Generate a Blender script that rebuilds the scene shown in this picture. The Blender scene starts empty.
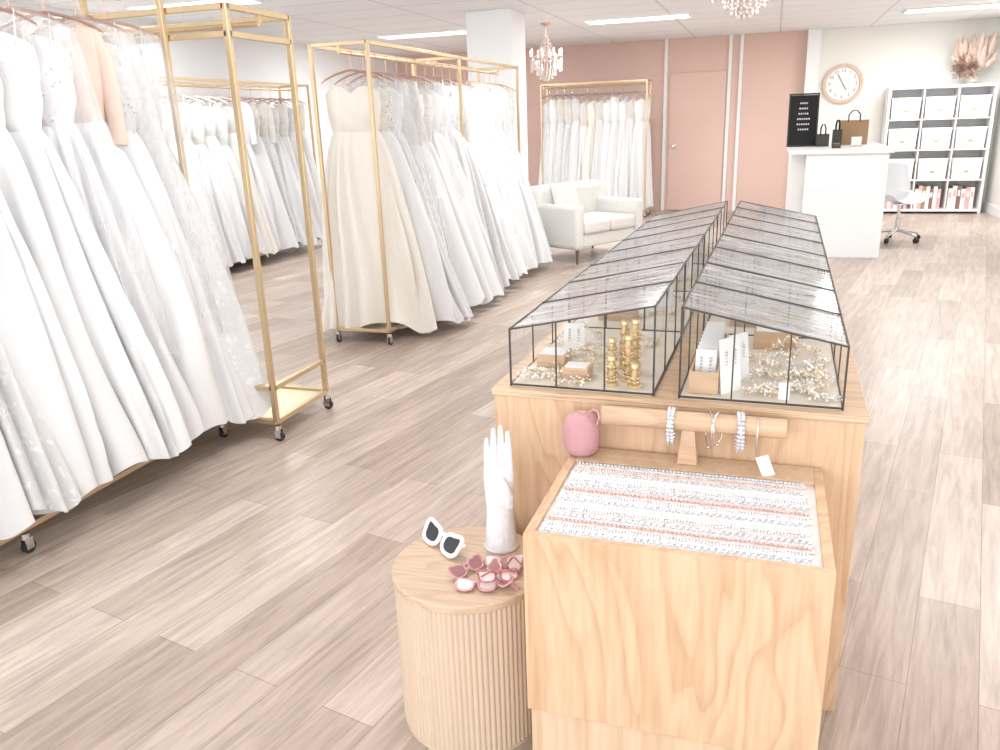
import bpy, math, random
from mathutils import Vector, Matrix
PI=math.pi; R=math.radians
S=bpy.context.scene; COL=S.collection
try:
    S.view_settings.view_transform='Standard'; S.view_settings.look='None'
except Exception: pass
# ------------------------------------------------------------------ materials
def mat(name,color=(.8,.8,.8),rough=.5,metal=0,bump=0,bscale=40,vary=0,vscale=5,sheen=0,emit=None,estr=0,coat=0,stretch=(1,1,1),trans=0):
    m=bpy.data.materials.new(name); m.use_nodes=True; nt=m.node_tree; b=nt.nodes['Principled BSDF']
    b.inputs['Base Color'].default_value=(*color,1); b.inputs['Roughness'].default_value=rough; b.inputs['Metallic'].default_value=metal
    if sheen: b.inputs['Sheen Weight'].default_value=sheen
    if coat: b.inputs['Coat Weight'].default_value=coat
    if emit: b.inputs['Emission Color'].default_value=(*emit,1); b.inputs['Emission Strength'].default_value=estr
    tc=nt.nodes.new('ShaderNodeTexCoord'); mp=nt.nodes.new('ShaderNodeMapping'); mp.inputs['Scale'].default_value=stretch
    nt.links.new(tc.outputs['Object'],mp.inputs['Vector'])
    if bump:
        n=nt.nodes.new('ShaderNodeTexNoise'); n.inputs['Scale'].default_value=bscale; n.inputs['Detail'].default_value=4
        bp=nt.nodes.new('ShaderNodeBump'); bp.inputs['Strength'].default_value=bump; bp.inputs['Distance'].default_value=.01
        nt.links.new(mp.outputs[0],n.inputs['Vector']); nt.links.new(n.outputs['Fac'],bp.inputs['Height']); nt.links.new(bp.outputs[0],b.inputs['Normal'])
    if vary:
        n=nt.nodes.new('ShaderNodeTexNoise'); n.inputs['Scale'].default_value=vscale; n.inputs['Detail'].default_value=5
        r=nt.nodes.new('ShaderNodeValToRGB'); r.color_ramp.elements[0].position=.3; r.color_ramp.elements[1].position=.7
        r.color_ramp.elements[0].color=(*[max(0,c*(1-vary)) for c in color],1); r.color_ramp.elements[1].color=(*[min(1,c*(1+vary*.5)) for c in color],1)
        nt.links.new(mp.outputs[0],n.inputs['Vector']); nt.links.new(n.outputs['Fac'],r.inputs['Fac']); nt.links.new(r.outputs[0],b.inputs['Base Color'])
    if trans: addtrans(m,color,trans)
    return m
def addtrans(m,color,w):
    nt=m.node_tree; b=nt.nodes['Principled BSDF']; o=[n for n in nt.nodes if n.type=='OUTPUT_MATERIAL'][0]
    t=nt.nodes.new('ShaderNodeBsdfTranslucent'); t.inputs[0].default_value=(*color,1); mx=nt.nodes.new('ShaderNodeMixShader'); mx.inputs[0].default_value=w
    nt.links.new(b.outputs[0],mx.inputs[1]); nt.links.new(t.outputs[0],mx.inputs[2]); nt.links.new(mx.outputs[0],o.inputs[0])
def plywood(name,base,dark,grain=(2.2,2.2,.55),rings=12):
    m=bpy.data.materials.new(name); m.use_nodes=True; nt=m.node_tree; b=nt.nodes['Principled BSDF']; L=nt.links.new; N=nt.nodes.new
    b.inputs['Roughness'].default_value=.45
    tc=N('ShaderNodeTexCoord'); mp=N('ShaderNodeMapping'); mp.inputs['Scale'].default_value=grain; L(tc.outputs['Object'],mp.inputs[0])
    n=N('ShaderNodeTexNoise'); n.inputs['Scale'].default_value=1.6; n.inputs['Detail'].default_value=2.2; n.inputs['Distortion'].default_value=.9; L(mp.outputs[0],n.inputs['Vector'])
    mu=N('ShaderNodeMath'); mu.operation='MULTIPLY'; mu.inputs[1].default_value=rings; L(n.outputs['Fac'],mu.inputs[0])
    fr=N('ShaderNodeMath'); fr.operation='FRACT'; L(mu.outputs[0],fr.inputs[0])
    r=N('ShaderNodeValToRGB'); e=r.color_ramp.elements
    e[0].position=0; e[0].color=(*dark,1); e[1].position=.45; e[1].color=(*base,1)
    e2=r.color_ramp.elements.new(.85); e2.color=(*[c*1.03 for c in base],1)
    e3=r.color_ramp.elements.new(1.0); e3.color=(*[(c+d)/2 for c,d in zip(base,dark)],1)
    L(fr.outputs[0],r.inputs['Fac'])
    mp2=N('ShaderNodeMapping'); mp2.inputs['Scale'].default_value=tuple(g*18 if g>1 else g*6 for g in grain); L(tc.outputs['Object'],mp2.inputs[0])
    n2=N('ShaderNodeTexNoise'); n2.inputs['Scale'].default_value=2; n2.inputs['Detail'].default_value=6; L(mp2.outputs[0],n2.inputs['Vector'])
    r2=N('ShaderNodeValToRGB'); r2.color_ramp.elements[0].color=(.84,.80,.76,1); r2.color_ramp.elements[1].color=(1.0,1.0,1.0,1); r2.color_ramp.elements[0].position=.3; r2.color_ramp.elements[1].position=.6
    L(n2.outputs['Fac'],r2.inputs['Fac'])
    mx=N('ShaderNodeMix'); mx.data_type='RGBA'; mx.blend_type='MULTIPLY'; mx.inputs[0].default_value=.8
    L(r.outputs[0],mx.inputs[6]); L(r2.outputs[0],mx.inputs[7]); L(mx.outputs[2],b.inputs['Base Color'])
    return m
def glassmat(name,tint,gl,rough=.03,vary=0,gc=(.9,.92,.95),painted_refl=0):
    m=bpy.data.materials.new(name); m.use_nodes=True; nt=m.node_tree; nt.nodes.clear(); N=nt.nodes.new; L=nt.links.new
    o=N('ShaderNodeOutputMaterial'); t=N('ShaderNodeBsdfTransparent'); t.inputs[0].default_value=(*tint,1)
    g=N('ShaderNodeBsdfGlossy'); g.inputs['Roughness'].default_value=rough; g.inputs[0].default_value=(*gc,1); gs=g.outputs[0]
    if painted_refl:
        d=N('ShaderNodeBsdfDiffuse'); d.inputs[0].default_value=(.56,.56,.56,1); hm=N('ShaderNodeMixShader'); hm.inputs[0].default_value=painted_refl; L(gs,hm.inputs[1]); L(d.outputs[0],hm.inputs[2]); gs=hm.outputs[0]  # grey diffuse share paints in the pale ceiling reflection on the glass
    mx=N('ShaderNodeMixShader'); lw=N('ShaderNodeLayerWeight'); lw.inputs[0].default_value=.35
    mr=N('ShaderNodeMapRange'); mr.inputs[3].default_value=gl*.25; mr.inputs[4].default_value=min(1,gl*2); L(lw.outputs['Facing'],mr.inputs[0])
    fac=mr.outputs[0]
    if vary:
        tc=N('ShaderNodeTexCoord'); mp=N('ShaderNodeMapping'); mp.inputs['Scale'].default_value=(2,16,2); L(tc.outputs['Object'],mp.inputs[0])
        n=N('ShaderNodeTexNoise'); n.inputs['Scale'].default_value=2.5; n.inputs['Detail'].default_value=5; n.inputs['Distortion'].default_value=1.2; L(mp.outputs[0],n.inputs['Vector'])
        r=N('ShaderNodeMapRange'); r.inputs[1].default_value=.35; r.inputs[2].default_value=.65; r.inputs[3].default_value=1-vary; r.inputs[4].default_value=1+vary; L(n.outputs['Fac'],r.inputs[0])
        b=N('ShaderNodeMath'); b.operation='MULTIPLY'; b.use_clamp=True; L(r.outputs[0],b.inputs[0]); L(fac,b.inputs[1]); fac=b.outputs[0]
    L(fac,mx.inputs[0]); L(t.outputs[0],mx.inputs[1]); L(gs,mx.inputs[2]); L(mx.outputs[0],o.inputs[0]); return m
def veilmat():
    m=bpy.data.materials.new('sheer_cover'); m.use_nodes=True; nt=m.node_tree; nt.nodes.clear(); N=nt.nodes.new; L=nt.links.new
    o=N('ShaderNodeOutputMaterial'); t=N('ShaderNodeBsdfTransparent'); d=N('ShaderNodeBsdfPrincipled'); d.inputs['Base Color'].default_value=(.88,.88,.90,1); d.inputs['Roughness'].default_value=.25
    tc=N('ShaderNodeTexCoord'); mp=N('ShaderNodeMapping'); mp.inputs['Scale'].default_value=(1,1,.15); L(tc.outputs['Object'],mp.inputs[0]); n=N('ShaderNodeTexNoise'); n.inputs['Scale'].default_value=14; n.inputs['Detail'].default_value=3; L(mp.outputs[0],n.inputs['Vector'])
    mr=N('ShaderNodeMapRange'); mr.inputs[1].default_value=.3; mr.inputs[2].default_value=.7; mr.inputs[3].default_value=.08; mr.inputs[4].default_value=.42; L(n.outputs['Fac'],mr.inputs[0])
    mx=N('ShaderNodeMixShader'); L(mr.outputs[0],mx.inputs[0]); L(t.outputs[0],mx.inputs[1]); L(d.outputs[0],mx.inputs[2]); L(mx.outputs[0],o.inputs[0]); return m
def floormat():
    m=bpy.data.materials.new('floor_planks'); m.use_nodes=True; nt=m.node_tree; b=nt.nodes['Principled BSDF']; N=nt.nodes.new; L=nt.links.new
    tc=N('ShaderNodeTexCoord'); mp=N('ShaderNodeMapping'); mp.inputs['Rotation'].default_value=(0,0,R(-78)); L(tc.outputs['Object'],mp.inputs[0])
    br=N('ShaderNodeTexBrick'); br.offset=.37; br.inputs['Scale'].default_value=1; br.inputs['Brick Width'].default_value=1.25; br.inputs['Row Height'].default_value=.165
    br.inputs['Mortar Size'].default_value=.0011; br.inputs['Color1'].default_value=(.405,.32,.265,1); br.inputs['Color2'].default_value=(.60,.505,.435,1); br.inputs['Mortar'].default_value=(.24,.18,.14,1)
    br.inputs['Mortar Smooth'].default_value=.2; L(mp.outputs[0],br.inputs['Vector'])
    m2=N('ShaderNodeMapping'); m2.inputs['Scale'].default_value=(1.1,13,1); L(mp.outputs[0],m2.inputs[0])
    n=N('ShaderNodeTexNoise'); n.inputs['Scale'].default_value=2.4; n.inputs['Detail'].default_value=9; n.inputs['Roughness'].default_value=.68; n.inputs['Distortion'].default_value=.6; L(m2.outputs[0],n.inputs['Vector'])
    r=N('ShaderNodeValToRGB'); r.color_ramp.elements[0].position=.3; r.color_ramp.elements[1].position=.68
    r.color_ramp.elements[0].color=(.68,.65,.63,1); r.color_ramp.elements[1].color=(1.2,1.2,1.22,1); L(n.outputs['Fac'],r.inputs['Fac'])
    mx=N('ShaderNodeMix'); mx.data_type='RGBA'; mx.blend_type='MULTIPLY'; mx.inputs[0].default_value=1; L(br.outputs['Color'],mx.inputs[6]); L(r.outputs[0],mx.inputs[7]); L(mx.outputs[2],b.inputs['Base Color'])
    b.inputs['Roughness'].default_value=.32
    bp=N('ShaderNodeBump'); bp.inputs['Strength'].default_value=.12; bp.inputs['Distance'].default_value=.004; L(n.outputs['Fac'],bp.inputs['Height']); L(bp.outputs[0],b.inputs['Normal'])
    return m
def ceilmat():
    m=bpy.data.materials.new('ceiling_tiles'); m.use_nodes=True; nt=m.node_tree; b=nt.nodes['Principled BSDF']; N=nt.nodes.new; L=nt.links.new
    tc=N('ShaderNodeTexCoord'); br=N('ShaderNodeTexBrick'); br.offset=0; br.inputs['Scale'].default_value=1; br.inputs['Brick Width'].default_value=1.2; br.inputs['Row Height'].default_value=.6
    br.inputs['Mortar Size'].default_value=.012; br.inputs['Color1'].default_value=(.89,.905,.92,1); br.inputs['Color2'].default_value=(.91,.925,.94,1); br.inputs['Mortar'].default_value=(.68,.69,.71,1)
    L(tc.outputs['Object'],br.inputs['Vector']); L(br.outputs['Color'],b.inputs['Base Color']); b.inputs['Roughness'].default_value=.9; return m
def lacemat(name,base):
    m=mat(name,base,.75,sheen=.3); nt=m.node_tree; b=nt.nodes['Principled BSDF']; N=nt.nodes.new; L=nt.links.new
    tc=N('ShaderNodeTexCoord'); v=N('ShaderNodeTexVoronoi'); v.inputs['Scale'].default_value=24; n=N('ShaderNodeTexNoise'); n.inputs['Scale'].default_value=9; n.inputs['Detail'].default_value=3
    L(tc.outputs['Object'],n.inputs['Vector']); mxv=N('ShaderNodeMix'); mxv.data_type='RGBA'; mxv.inputs[0].default_value=.2; L(tc.outputs['Object'],mxv.inputs[6]); L(n.outputs['Color'],mxv.inputs[7]); L(mxv.outputs[2],v.inputs['Vector'])
    r=N('ShaderNodeValToRGB'); r.color_ramp.elements[0].position=.18; r.color_ramp.elements[1].position=.36; r.color_ramp.elements[0].color=(*base,1); r.color_ramp.elements[1].color=(*[c*.85 for c in base],1)
    L(v.outputs['Distance'],r.inputs['Fac']); L(r.outputs[0],b.inputs['Base Color'])
    bp=N('ShaderNodeBump'); bp.inputs['Strength'].default_value=.35; bp.inputs['Distance'].default_value=.006; bp.invert=True; L(v.outputs['Distance'],bp.inputs['Height']); L(bp.outputs[0],b.inputs['Normal']); addtrans(m,base,.15); return m
Mt=dict(
 floor=floormat(), ceil=ceilmat(), veil=veilmat(),
 white=mat('white_paint',(.90,.905,.91),.7,bump=.05,bscale=80), cream=mat('cream_wall',(.85,.84,.79),.8,bump=.05,bscale=60),
 pink=mat('salmon_wall',(.76,.55,.48),.7,bump=.05,bscale=60,vary=.03,vscale=1.5), pinkdoor=mat('salmon_door',(.76,.55,.48),.6,bump=.03,bscale=50),
 trim=mat('white_trim',(.9,.9,.9),.5,bump=.02), gold=mat('brushed_brass',(.66,.52,.33),.33,.85,bump=.08,bscale=120,stretch=(1,1,.1)),
 goldshelf=mat('brass_sheet',(.78,.66,.45),.4,.55,bump=.05,bscale=60), chrome=mat('chrome',(.75,.75,.76),.2,1,bump=.02), black=mat('black_rubber',(.03,.03,.03),.6,bump=.05),
 rosegold=mat('copper_wire',(.70,.48,.40),.3,1,bump=.02), silver=mat('silver',(.82,.82,.84),.2,1,bump=.1,bscale=300),
 satw=mat('satin_white',(.90,.905,.915),.42,sheen=.2,bump=.32,bscale=8,stretch=(1,1,.25),trans=.15), sativ=mat('satin_ivory',(.89,.86,.795),.4,sheen=.2,bump=.35,bscale=8,stretch=(1,1,.25),trans=.1),
 tul=mat('tulle_white',(.90,.905,.915),.8,sheen=.3,bump=.5,bscale=22,vary=.04,vscale=18,stretch=(1,1,.12),trans=.2), lace=lacemat('lace_white',(.91,.915,.92)), laceiv=lacemat('lace_ivory',(.89,.87,.82)),
 nude=mat('nude_satin',(.66,.51,.43),.5,sheen=.2,bump=.3,bscale=15,stretch=(1,1,.2)),
 ply=plywood('plywood_box',(.68,.475,.31),(.60,.385,.235)), plyl=plywood('plywood_pale',(.70,.51,.35),(.65,.45,.30),(2.0,2.0,.4),7), plyx=plywood('plywood_edge',(.66,.46,.30),(.54,.36,.22),(.4,6,6),9), plye=plywood('ply_layers',(.72,.54,.37),(.40,.26,.15),(.3,.3,60),5),
 oak=plywood('oak_veneer',(.64,.48,.35),(.57,.41,.29),(.7,6,6),10), flute=mat('fluted_oak',(.64,.50,.38),.5,vary=.08,vscale=6,stretch=(6,6,.5)), dowel=plywood('beech_dowel',(.64,.44,.29),(.56,.37,.24),(.5,5,5),9), rimw=plywood('pale_pink_wood',(.72,.54,.43),(.66,.47,.37),(3,3,3),6),
 frame=mat('dark_bronze',(.08,.07,.065),.4,.7,bump=.05), glass=glassmat('clear_glass',(.97,.975,.975),.09), rglass=glassmat('roof_glass',(.64,.64,.64),.46,.12,vary=.55,gc=(.76,.76,.77),painted_refl=.45),
 tray=mat('pale_tray',(.76,.68,.58),.6,vary=.08), cardw=mat('white_card',(.88,.87,.86),.6,bump=.03), pearl=mat('pearl',(.90,.86,.80),.15,coat=.6,vary=.05), crystal=mat('crystal',(.76,.755,.78),.1,.55,vary=.35,vscale=200), leafw=mat('white_enamel_leaf',(.88,.86,.84),.3,.2,vary=.1,vscale=60), leafg=mat('pale_gold_leaf',(.82,.63,.36),.3,.7,vary=.1,vscale=60),
 cryst2=mat('rose_crystal',(.74,.56,.52),.12,.45,vary=.3,vscale=200), blush=mat('blush_satin',(.85,.71,.67),.5,bump=.05), felt=mat('black_felt',(.02,.02,.022),.9,bump=.2,bscale=300), lining=mat('pale_lining',(.82,.76,.72),.9,bump=.2,bscale=200),
 rose=mat('rose_fabric',(.58,.31,.33),.7,bump=.3,bscale=500,vary=.1), hand=mat('white_ceramic',(.80,.80,.82),.3,coat=.2,vary=.08,vscale=50,bump=.4,bscale=90), blk=mat('black_gloss',(.015,.015,.018),.12,coat=.5,bump=.01),
 pinkpl=mat('pink_plastic',(.68,.36,.37),.25,coat=.4,vary=.35,vscale=90), redpl=mat('deep_pink_plastic',(.50,.18,.19),.25,coat=.4,vary=.4,vscale=90), pinklens=mat('smoked_pink_lens',(.42,.20,.21),.08,coat=.6,vary=.2), pearlens=mat('pale_pink_lens',(.84,.75,.74),.1,coat=.6,vary=.1), sofa=mat('cream_boucle',(.80,.79,.75),.9,bump=.4,bscale=220,vary=.05,vscale=40),
 wood=mat('walnut_leg',(.20,.12,.07),.5,vary=.2,stretch=(5,5,.5)), counter=mat('counter_white',(.90,.90,.90),.4,bump=.02), kraft=mat('kraft_paper',(.42,.27,.15),.8,bump=.1,vary=.08), 
 dark=mat('dark_paper',(.05,.045,.045),.6,bump=.1), shell=mat('white_shell',(.87,.89,.92),.3,coat=.3,bump=.01), emit=mat('light_diffuser',(1,1,1),.5,emit=(1,.99,.98),estr=4,bump=.01), bulb=mat('candle_bulb',(1,1,1),.4,emit=(1,.88,.75),estr=1.5,bump=.01),
 bead=mat('chandelier_crystal',(.88,.79,.74),.1,.2,vary=.2,vscale=80), bind=mat('pink_binding',(.75,.47,.47),.6,bump=.05), bindw=mat('white_binding',(.87,.86,.84),.6,bump=.05), bindd=mat('brown_binding',(.28,.16,.13),.6,bump=.05),
 pampas=mat('pampas_plume',(.78,.62,.53),.9,bump=.5,bscale=90,vary=.2,vscale=60), leafb=mat('dried_leaf',(.56,.36,.29),.7,vary=.3,vscale=20), terra=mat('clay_vase',(.80,.74,.68),.7,bump=.1),
)
# ------------------------------------------------------------------ mesh builder
class MB:
    def __init__(s): s.v=[]; s.f=[]
    def add(s,v,f):
        o=len(s.v); s.v+= [tuple(p) for p in v]; s.f+=[tuple(i+o for i in q) for q in f]; return s
    def box(s,x0,x1,y0,y1,z0,z1):
        return s.add([(x0,y0,z0),(x1,y0,z0),(x1,y1,z0),(x0,y1,z0),(x0,y0,z1),(x1,y0,z1),(x1,y1,z1),(x0,y1,z1)],[(0,3,2,1),(4,5,6,7),(0,1,5,4),(1,2,6,5),(2,3,7,6),(3,0,4,7)])
    def loft(s,rings,cap0=True,cap1=True,closed=False):
        n=len(rings[0]); v=[p for r in rings for p in r]; f=[]; m=len(rings)
        for i in range(m if closed else m-1):
            j=(i+1)%m
            for k in range(n): f.append((i*n+k,i*n+(k+1)%n,j*n+(k+1)%n,j*n+k))
        if not closed:
            if cap0: f.append(tuple(range(n-1,-1,-1)))
            if cap1: f.append(tuple((m-1)*n+k for k in range(n)))
        return s.add(v,f)
    def tube(s,pts,r,n=8,closed=False,flat=1.0,phase=0):
        P=[Vector(p) for p in pts]; m=len(P); rs=r if isinstance(r,(list,tuple)) else [r]*m; rings=[]; up=None
        for i in range(m):
            if closed: t=(P[(i+1)%m]-P[i-1])
            else: t=P[min(i+1,m-1)]-P[max(i-1,0)]
            t.normalize()
            if up is None:
                a=Vector((0,0,1)) if abs(t.z)<.9 else Vector((1,0,0)); up=(a-t*a.dot(t)).normalized()
            else:
                u=up-t*up.dot(t); up=u.normalized() if u.length>1e-6 else up
            w=t.cross(up)
            rings.append([P[i]+up*(math.cos(2*PI*(k+phase)/n)*rs[i]*flat)+w*(math.sin(2*PI*(k+phase)/n)*rs[i]) for k in range(n)])
        return s.loft(rings,closed=closed)
    def bar(s,a,b,r): return s.tube([a,b],r*1.414,4,phase=.5)
    def lathe(s,prof,n=24,c=(0,0,0),sx=1,sy=1):
        return s.loft([[(c[0]+r*sx*math.cos(2*PI*k/n),c[1]+r*sy*math.sin(2*PI*k/n),c[2]+z) for k in range(n)] for r,z in prof])
    def ball(s,c,r,n=8,m=5,sz=1):
        return s.loft([[(c[0]+r*math.sin(PI*i/m)*math.cos(2*PI*k/n),c[1]+r*math.sin(PI*i/m)*math.sin(2*PI*k/n),c[2]-r*sz*math.cos(PI*i/m)) for k in range(n)] for i in [.25]+list(range(1,m))+[m-.25]])
    def prism(s,poly,y0,y1):
        return s.loft([[(x,y0,z) for x,z in poly],[(x,y1,z) for x,z in poly]])
    def squash(s,k):
        s.v=[(x,y*k,z) for x,y,z in s.v]; return s
def obj(name,mb,m,parent=None,bevel=0,seg=2,smooth=True,ang=35):
    me=bpy.data.meshes.new(name); me.from_pydata([tuple(p) for p in mb.v],[],mb.f); me.update()
    if smooth:
        me.polygons.foreach_set('use_smooth',[True]*len(me.polygons))
        try: me.set_sharp_from_angle(angle=R(ang))
        except Exception: pass
    o=bpy.data.objects.new(name,me); COL.objects.link(o); me.materials.append(Mt[m])
    if parent: o.parent=parent
    if bevel:
        b=o.modifiers.new('bevel','BEVEL'); b.width=bevel; b.segments=seg; b.limit_method='ANGLE'; b.angle_limit=R(40)
    return o
def tag(o,label,cat,group=None):
    o['label']=label; o['category']=cat
    if group: o['group']=group
    return o
def thing(name,label,cat,loc=(0,0,0),rz=0,group=None):
    o=bpy.data.objects.new(name,None); COL.objects.link(o); o.location=loc; o.rotation_euler=(0,0,rz); o.empty_display_size=.1
    return tag(o,label,cat,group)
def struct(name,mb,m,parent=None,**k):
    o=obj(name,mb,m,parent,**k)
    if not parent: o['kind']='structure'
    return o
ORD=['first','second','third','fourth','fifth','sixth','seventh','eighth','ninth','tenth','eleventh','twelfth','thirteenth','fourteenth','fifteenth','sixteenth','seventeenth','eighteenth','nineteenth','twentieth']
# ------------------------------------------------------------------ camera
Zc=Vector((-90,2525,800)).normalized()
u=275.0; Zt=Zc
v=( u*Zt.x-800*Zt.z)/Zt.y
Yc=Vector((u,-v,-800)).normalized(); Xc=Yc.cross(Zc)
cam=bpy.data.cameras.new('camera'); co=bpy.data.objects.new('camera',cam); COL.objects.link(co)
cam.sensor_width=36; cam.lens=28.8; cam.clip_start=.05; cam.clip_end=100
co.matrix_world=Matrix.Translation((0,0,1.45))@Matrix((Xc,Yc,Zc)).to_4x4(); S.camera=co
# ------------------------------------------------------------------ room
XL,XR,YB,YF,H=-6.15,2.92,13.2,-2.0,2.55
struct('floor',MB().box(XL-.1,XR+.1,YF,YB+.1,-.1,0),'floor',smooth=False)
struct('ceiling',MB().box(XL-.1,XR+.1,YF,YB+.1,H,H+.1),'ceil',smooth=False)
struct('wall_left',MB().box(XL-.1,XL,YF,YB,0,H),'white',smooth=False)
struct('wall_right',MB().box(XR,XR+.1,YF,YB,0,H),'cream',smooth=False)
struct('wall_back',MB().box(XL,.4,YB,YB+.1,0,H),'pink',smooth=False)
struct('wall_back_right',MB().box(.4,XR,YB,YB+.1,0,H),'cream',smooth=False)
struct('wall_column',MB().box(-3.12,-2.62,8.5,9.0,0,H),'white',bevel=.01)
struct('trim_1',MB().box(.38,.56,YB-.16,YB,0,H),'trim',bevel=.005)
for i,x in enumerate([-1.62,-.68,-.52]): struct('trim_%d'%(i+2),MB().box(x-.025,x+.025,YB-.03,YB,0,H),'trim',bevel=.004)
struct('baseboard_right',MB().box(XR-.018,XR,YF,YB,0,.13),'trim',bevel=.004)
struct('baseboard_back',MB().box(.56,XR-.02,YB-.018,YB,0,.13),'trim',bevel=.004)
struct('baseboard_left',MB().box(XL,XL+.018,YF,YB,0,.13),'trim',bevel=.004)
dr=struct('door_1',MB().box(-1.55,-.72,YB-.025,YB,0.01,2.06),'pinkdoor',bevel=.005)
dh=MB().lathe([(.03,0),(.03,.008),(.012,.01),(.012,.04),(.026,.045),(.03,.06),(.02,.075)],16)
o=obj('door_handle',dh,'chrome',dr); o.location=(-1.47,YB-.025,1.0); o.rotation_euler=(R(90),0,0)
LIT=[(-4.3,10.2),(-1.6,10.2),(2.0,11.4),(-5.0,6.6),(-1.6,6.6),(1.6,6.6),(-4.3,3.2),(.8,3.2),(-1.3,2.4)]  # last panel is added out of view to brighten the front left gowns
LN=['at the far end of the left wall rack','nearest the salmon wall above the sofa','at the right above the cube shelf','above the left wall rack near the pillar','over the glass cases','over the right aisle','above the near left racks','over the front right aisle','added unseen over the front left aisle to brighten gowns']
EN=[58,56,62,44,40,40,34,12,22]
for (x,y),nm,en in zip(LIT,LN,EN):
    t=thing('ceiling_light','flat white ceiling light panel '+nm,'ceiling light',(x,y,H),0,'rectangular ceiling light panels')
    a,b=.61,.2
    f=MB().loft([[(-a,-b,z0),(a,-b,z0),(a,b,z0),(-a,b,z0)] if k==0 else [(-a+.02,-b+.02,z0),(a-.02,-b+.02,z0),(a-.02,b-.02,z0),(-a+.02,b-.02,z0)] for k,z0 in((0,0),(0,-.02),(1,-.02),(1,0))],closed=True)
    obj('frame',f,'trim',t); obj('diffuser',MB().box(-a+.02,a-.02,-b+.02,b-.02,-.012,-.002),'emit',t)
    l=bpy.data.lights.new('panel_lamp','AREA'); l.shape='RECTANGLE'; l.size=1.15; l.size_y=.35; l.energy=en; l.color=(.975,.985,1)
    lo=bpy.data.objects.new('panel_lamp',l); COL.objects.link(lo); lo.location=(x,y,H-.03)
# ------------------------------------------------------------------ racks
def castor(parent,x,y):
    b=MB().lathe([(.006,.06),(.018,.06),(.018,.082),(.006,.082)],12,(x,y,0)); b.box(x-.014,x-.010,y-.012,y+.02,.018,.062).box(x+.010,x+.014,y-.012,y+.02,.018,.062)
    c=obj('castor',b,'chrome',parent)
    w=MB().loft([[(x+dx,y+.006+r*math.cos(2*PI*k/18),.027+r*math.sin(2*PI*k/18)) for k in range(18)] for dx,r in((-.009,.018),(-.008,.026),(.008,.026),(.009,.018))])
    obj('wheel',w,'black',c)
def rack(label,loc,rz,W,L,mids=(),shelf=True,cross=(),name='clothes_rack',a=.0115,top=1.96):
    t=thing(name,label,'clothes rack',loc,rz,'brass gown racks'); hw=W/2
    ends=[0]+list(mids)+[L]
    for y in ends:
        for x in (-hw,hw): obj('upright',MB().bar((x,y,.10),(x,y,top),a),'gold',t,bevel=.002)
        obj('cross_bar',MB().bar((-hw,y,top-a),(hw,y,top-a),a),'gold',t,bevel=.002)
    for x in (-hw,hw):
        obj('top_rail',MB().bar((x,0,top-a),(x,L,top-a),a),'gold',t,bevel=.002)
        obj('base_rail',MB().bar((x,0,.10),(x,L,.10),a),'gold',t,bevel=.002)
    for y in (0,L):
        obj('base_rail',MB().bar((-hw,y,.10),(hw,y,.10),a),'gold',t,bevel=.002)
        for x in (-hw,hw): castor(t,x,y)
    for y in mids:
        for x in (-hw,hw): castor(t,x,y)
    obj('hanging_rail',MB().tube([(0,0,top-.06),(0,L,top-.06)],.0115,12),'gold',t)
    for y in ends: obj('rail_bracket',MB().bar((0,y,top-.06),(0,y,top-.01),.008),'gold',t)
    if shelf: obj('base_shelf',MB().box(-hw+a,hw-a,a,L-a,.096,.102),'goldshelf',t)
    for z in cross:
        for y in (0,L): obj('cross_bar',MB().bar((-hw,y,z),(hw,y,z),a),'gold',t,bevel=.002)
        obj('side_rail',MB().bar((hw,0,z),(hw,L,z),a),'gold',t,bevel=.002)
    return t
def hanger(label,group,loc,rz,m='rosegold'):
    t=thing('coat_hanger',label,'hanger',loc,rz,group)
    pts=[(.0165*math.cos(a),0,1.90+.0165*math.sin(a)) for a in [R(x) for x in (200,160,120,80,40,0,-40,-70)]]+[(0,0,1.872),(0,0,1.80)]
    obj('hook',MB().tube(pts,.0025,6),'rosegold' if m=='rosegold' else 'silver',t)
    pts=[(-.205,0,1.725),(-.17,0,1.748),(-.1,0,1.778),(-.03,0,1.796),(0,0,1.80),(.03,0,1.796),(.1,0,1.778),(.17,0,1.748),(.205,0,1.725)]
    obj('shoulder_bar',MB().tube(pts,[.004,.006,.007,.007,.007,.007,.007,.006,.004],8),m,t)
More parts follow.
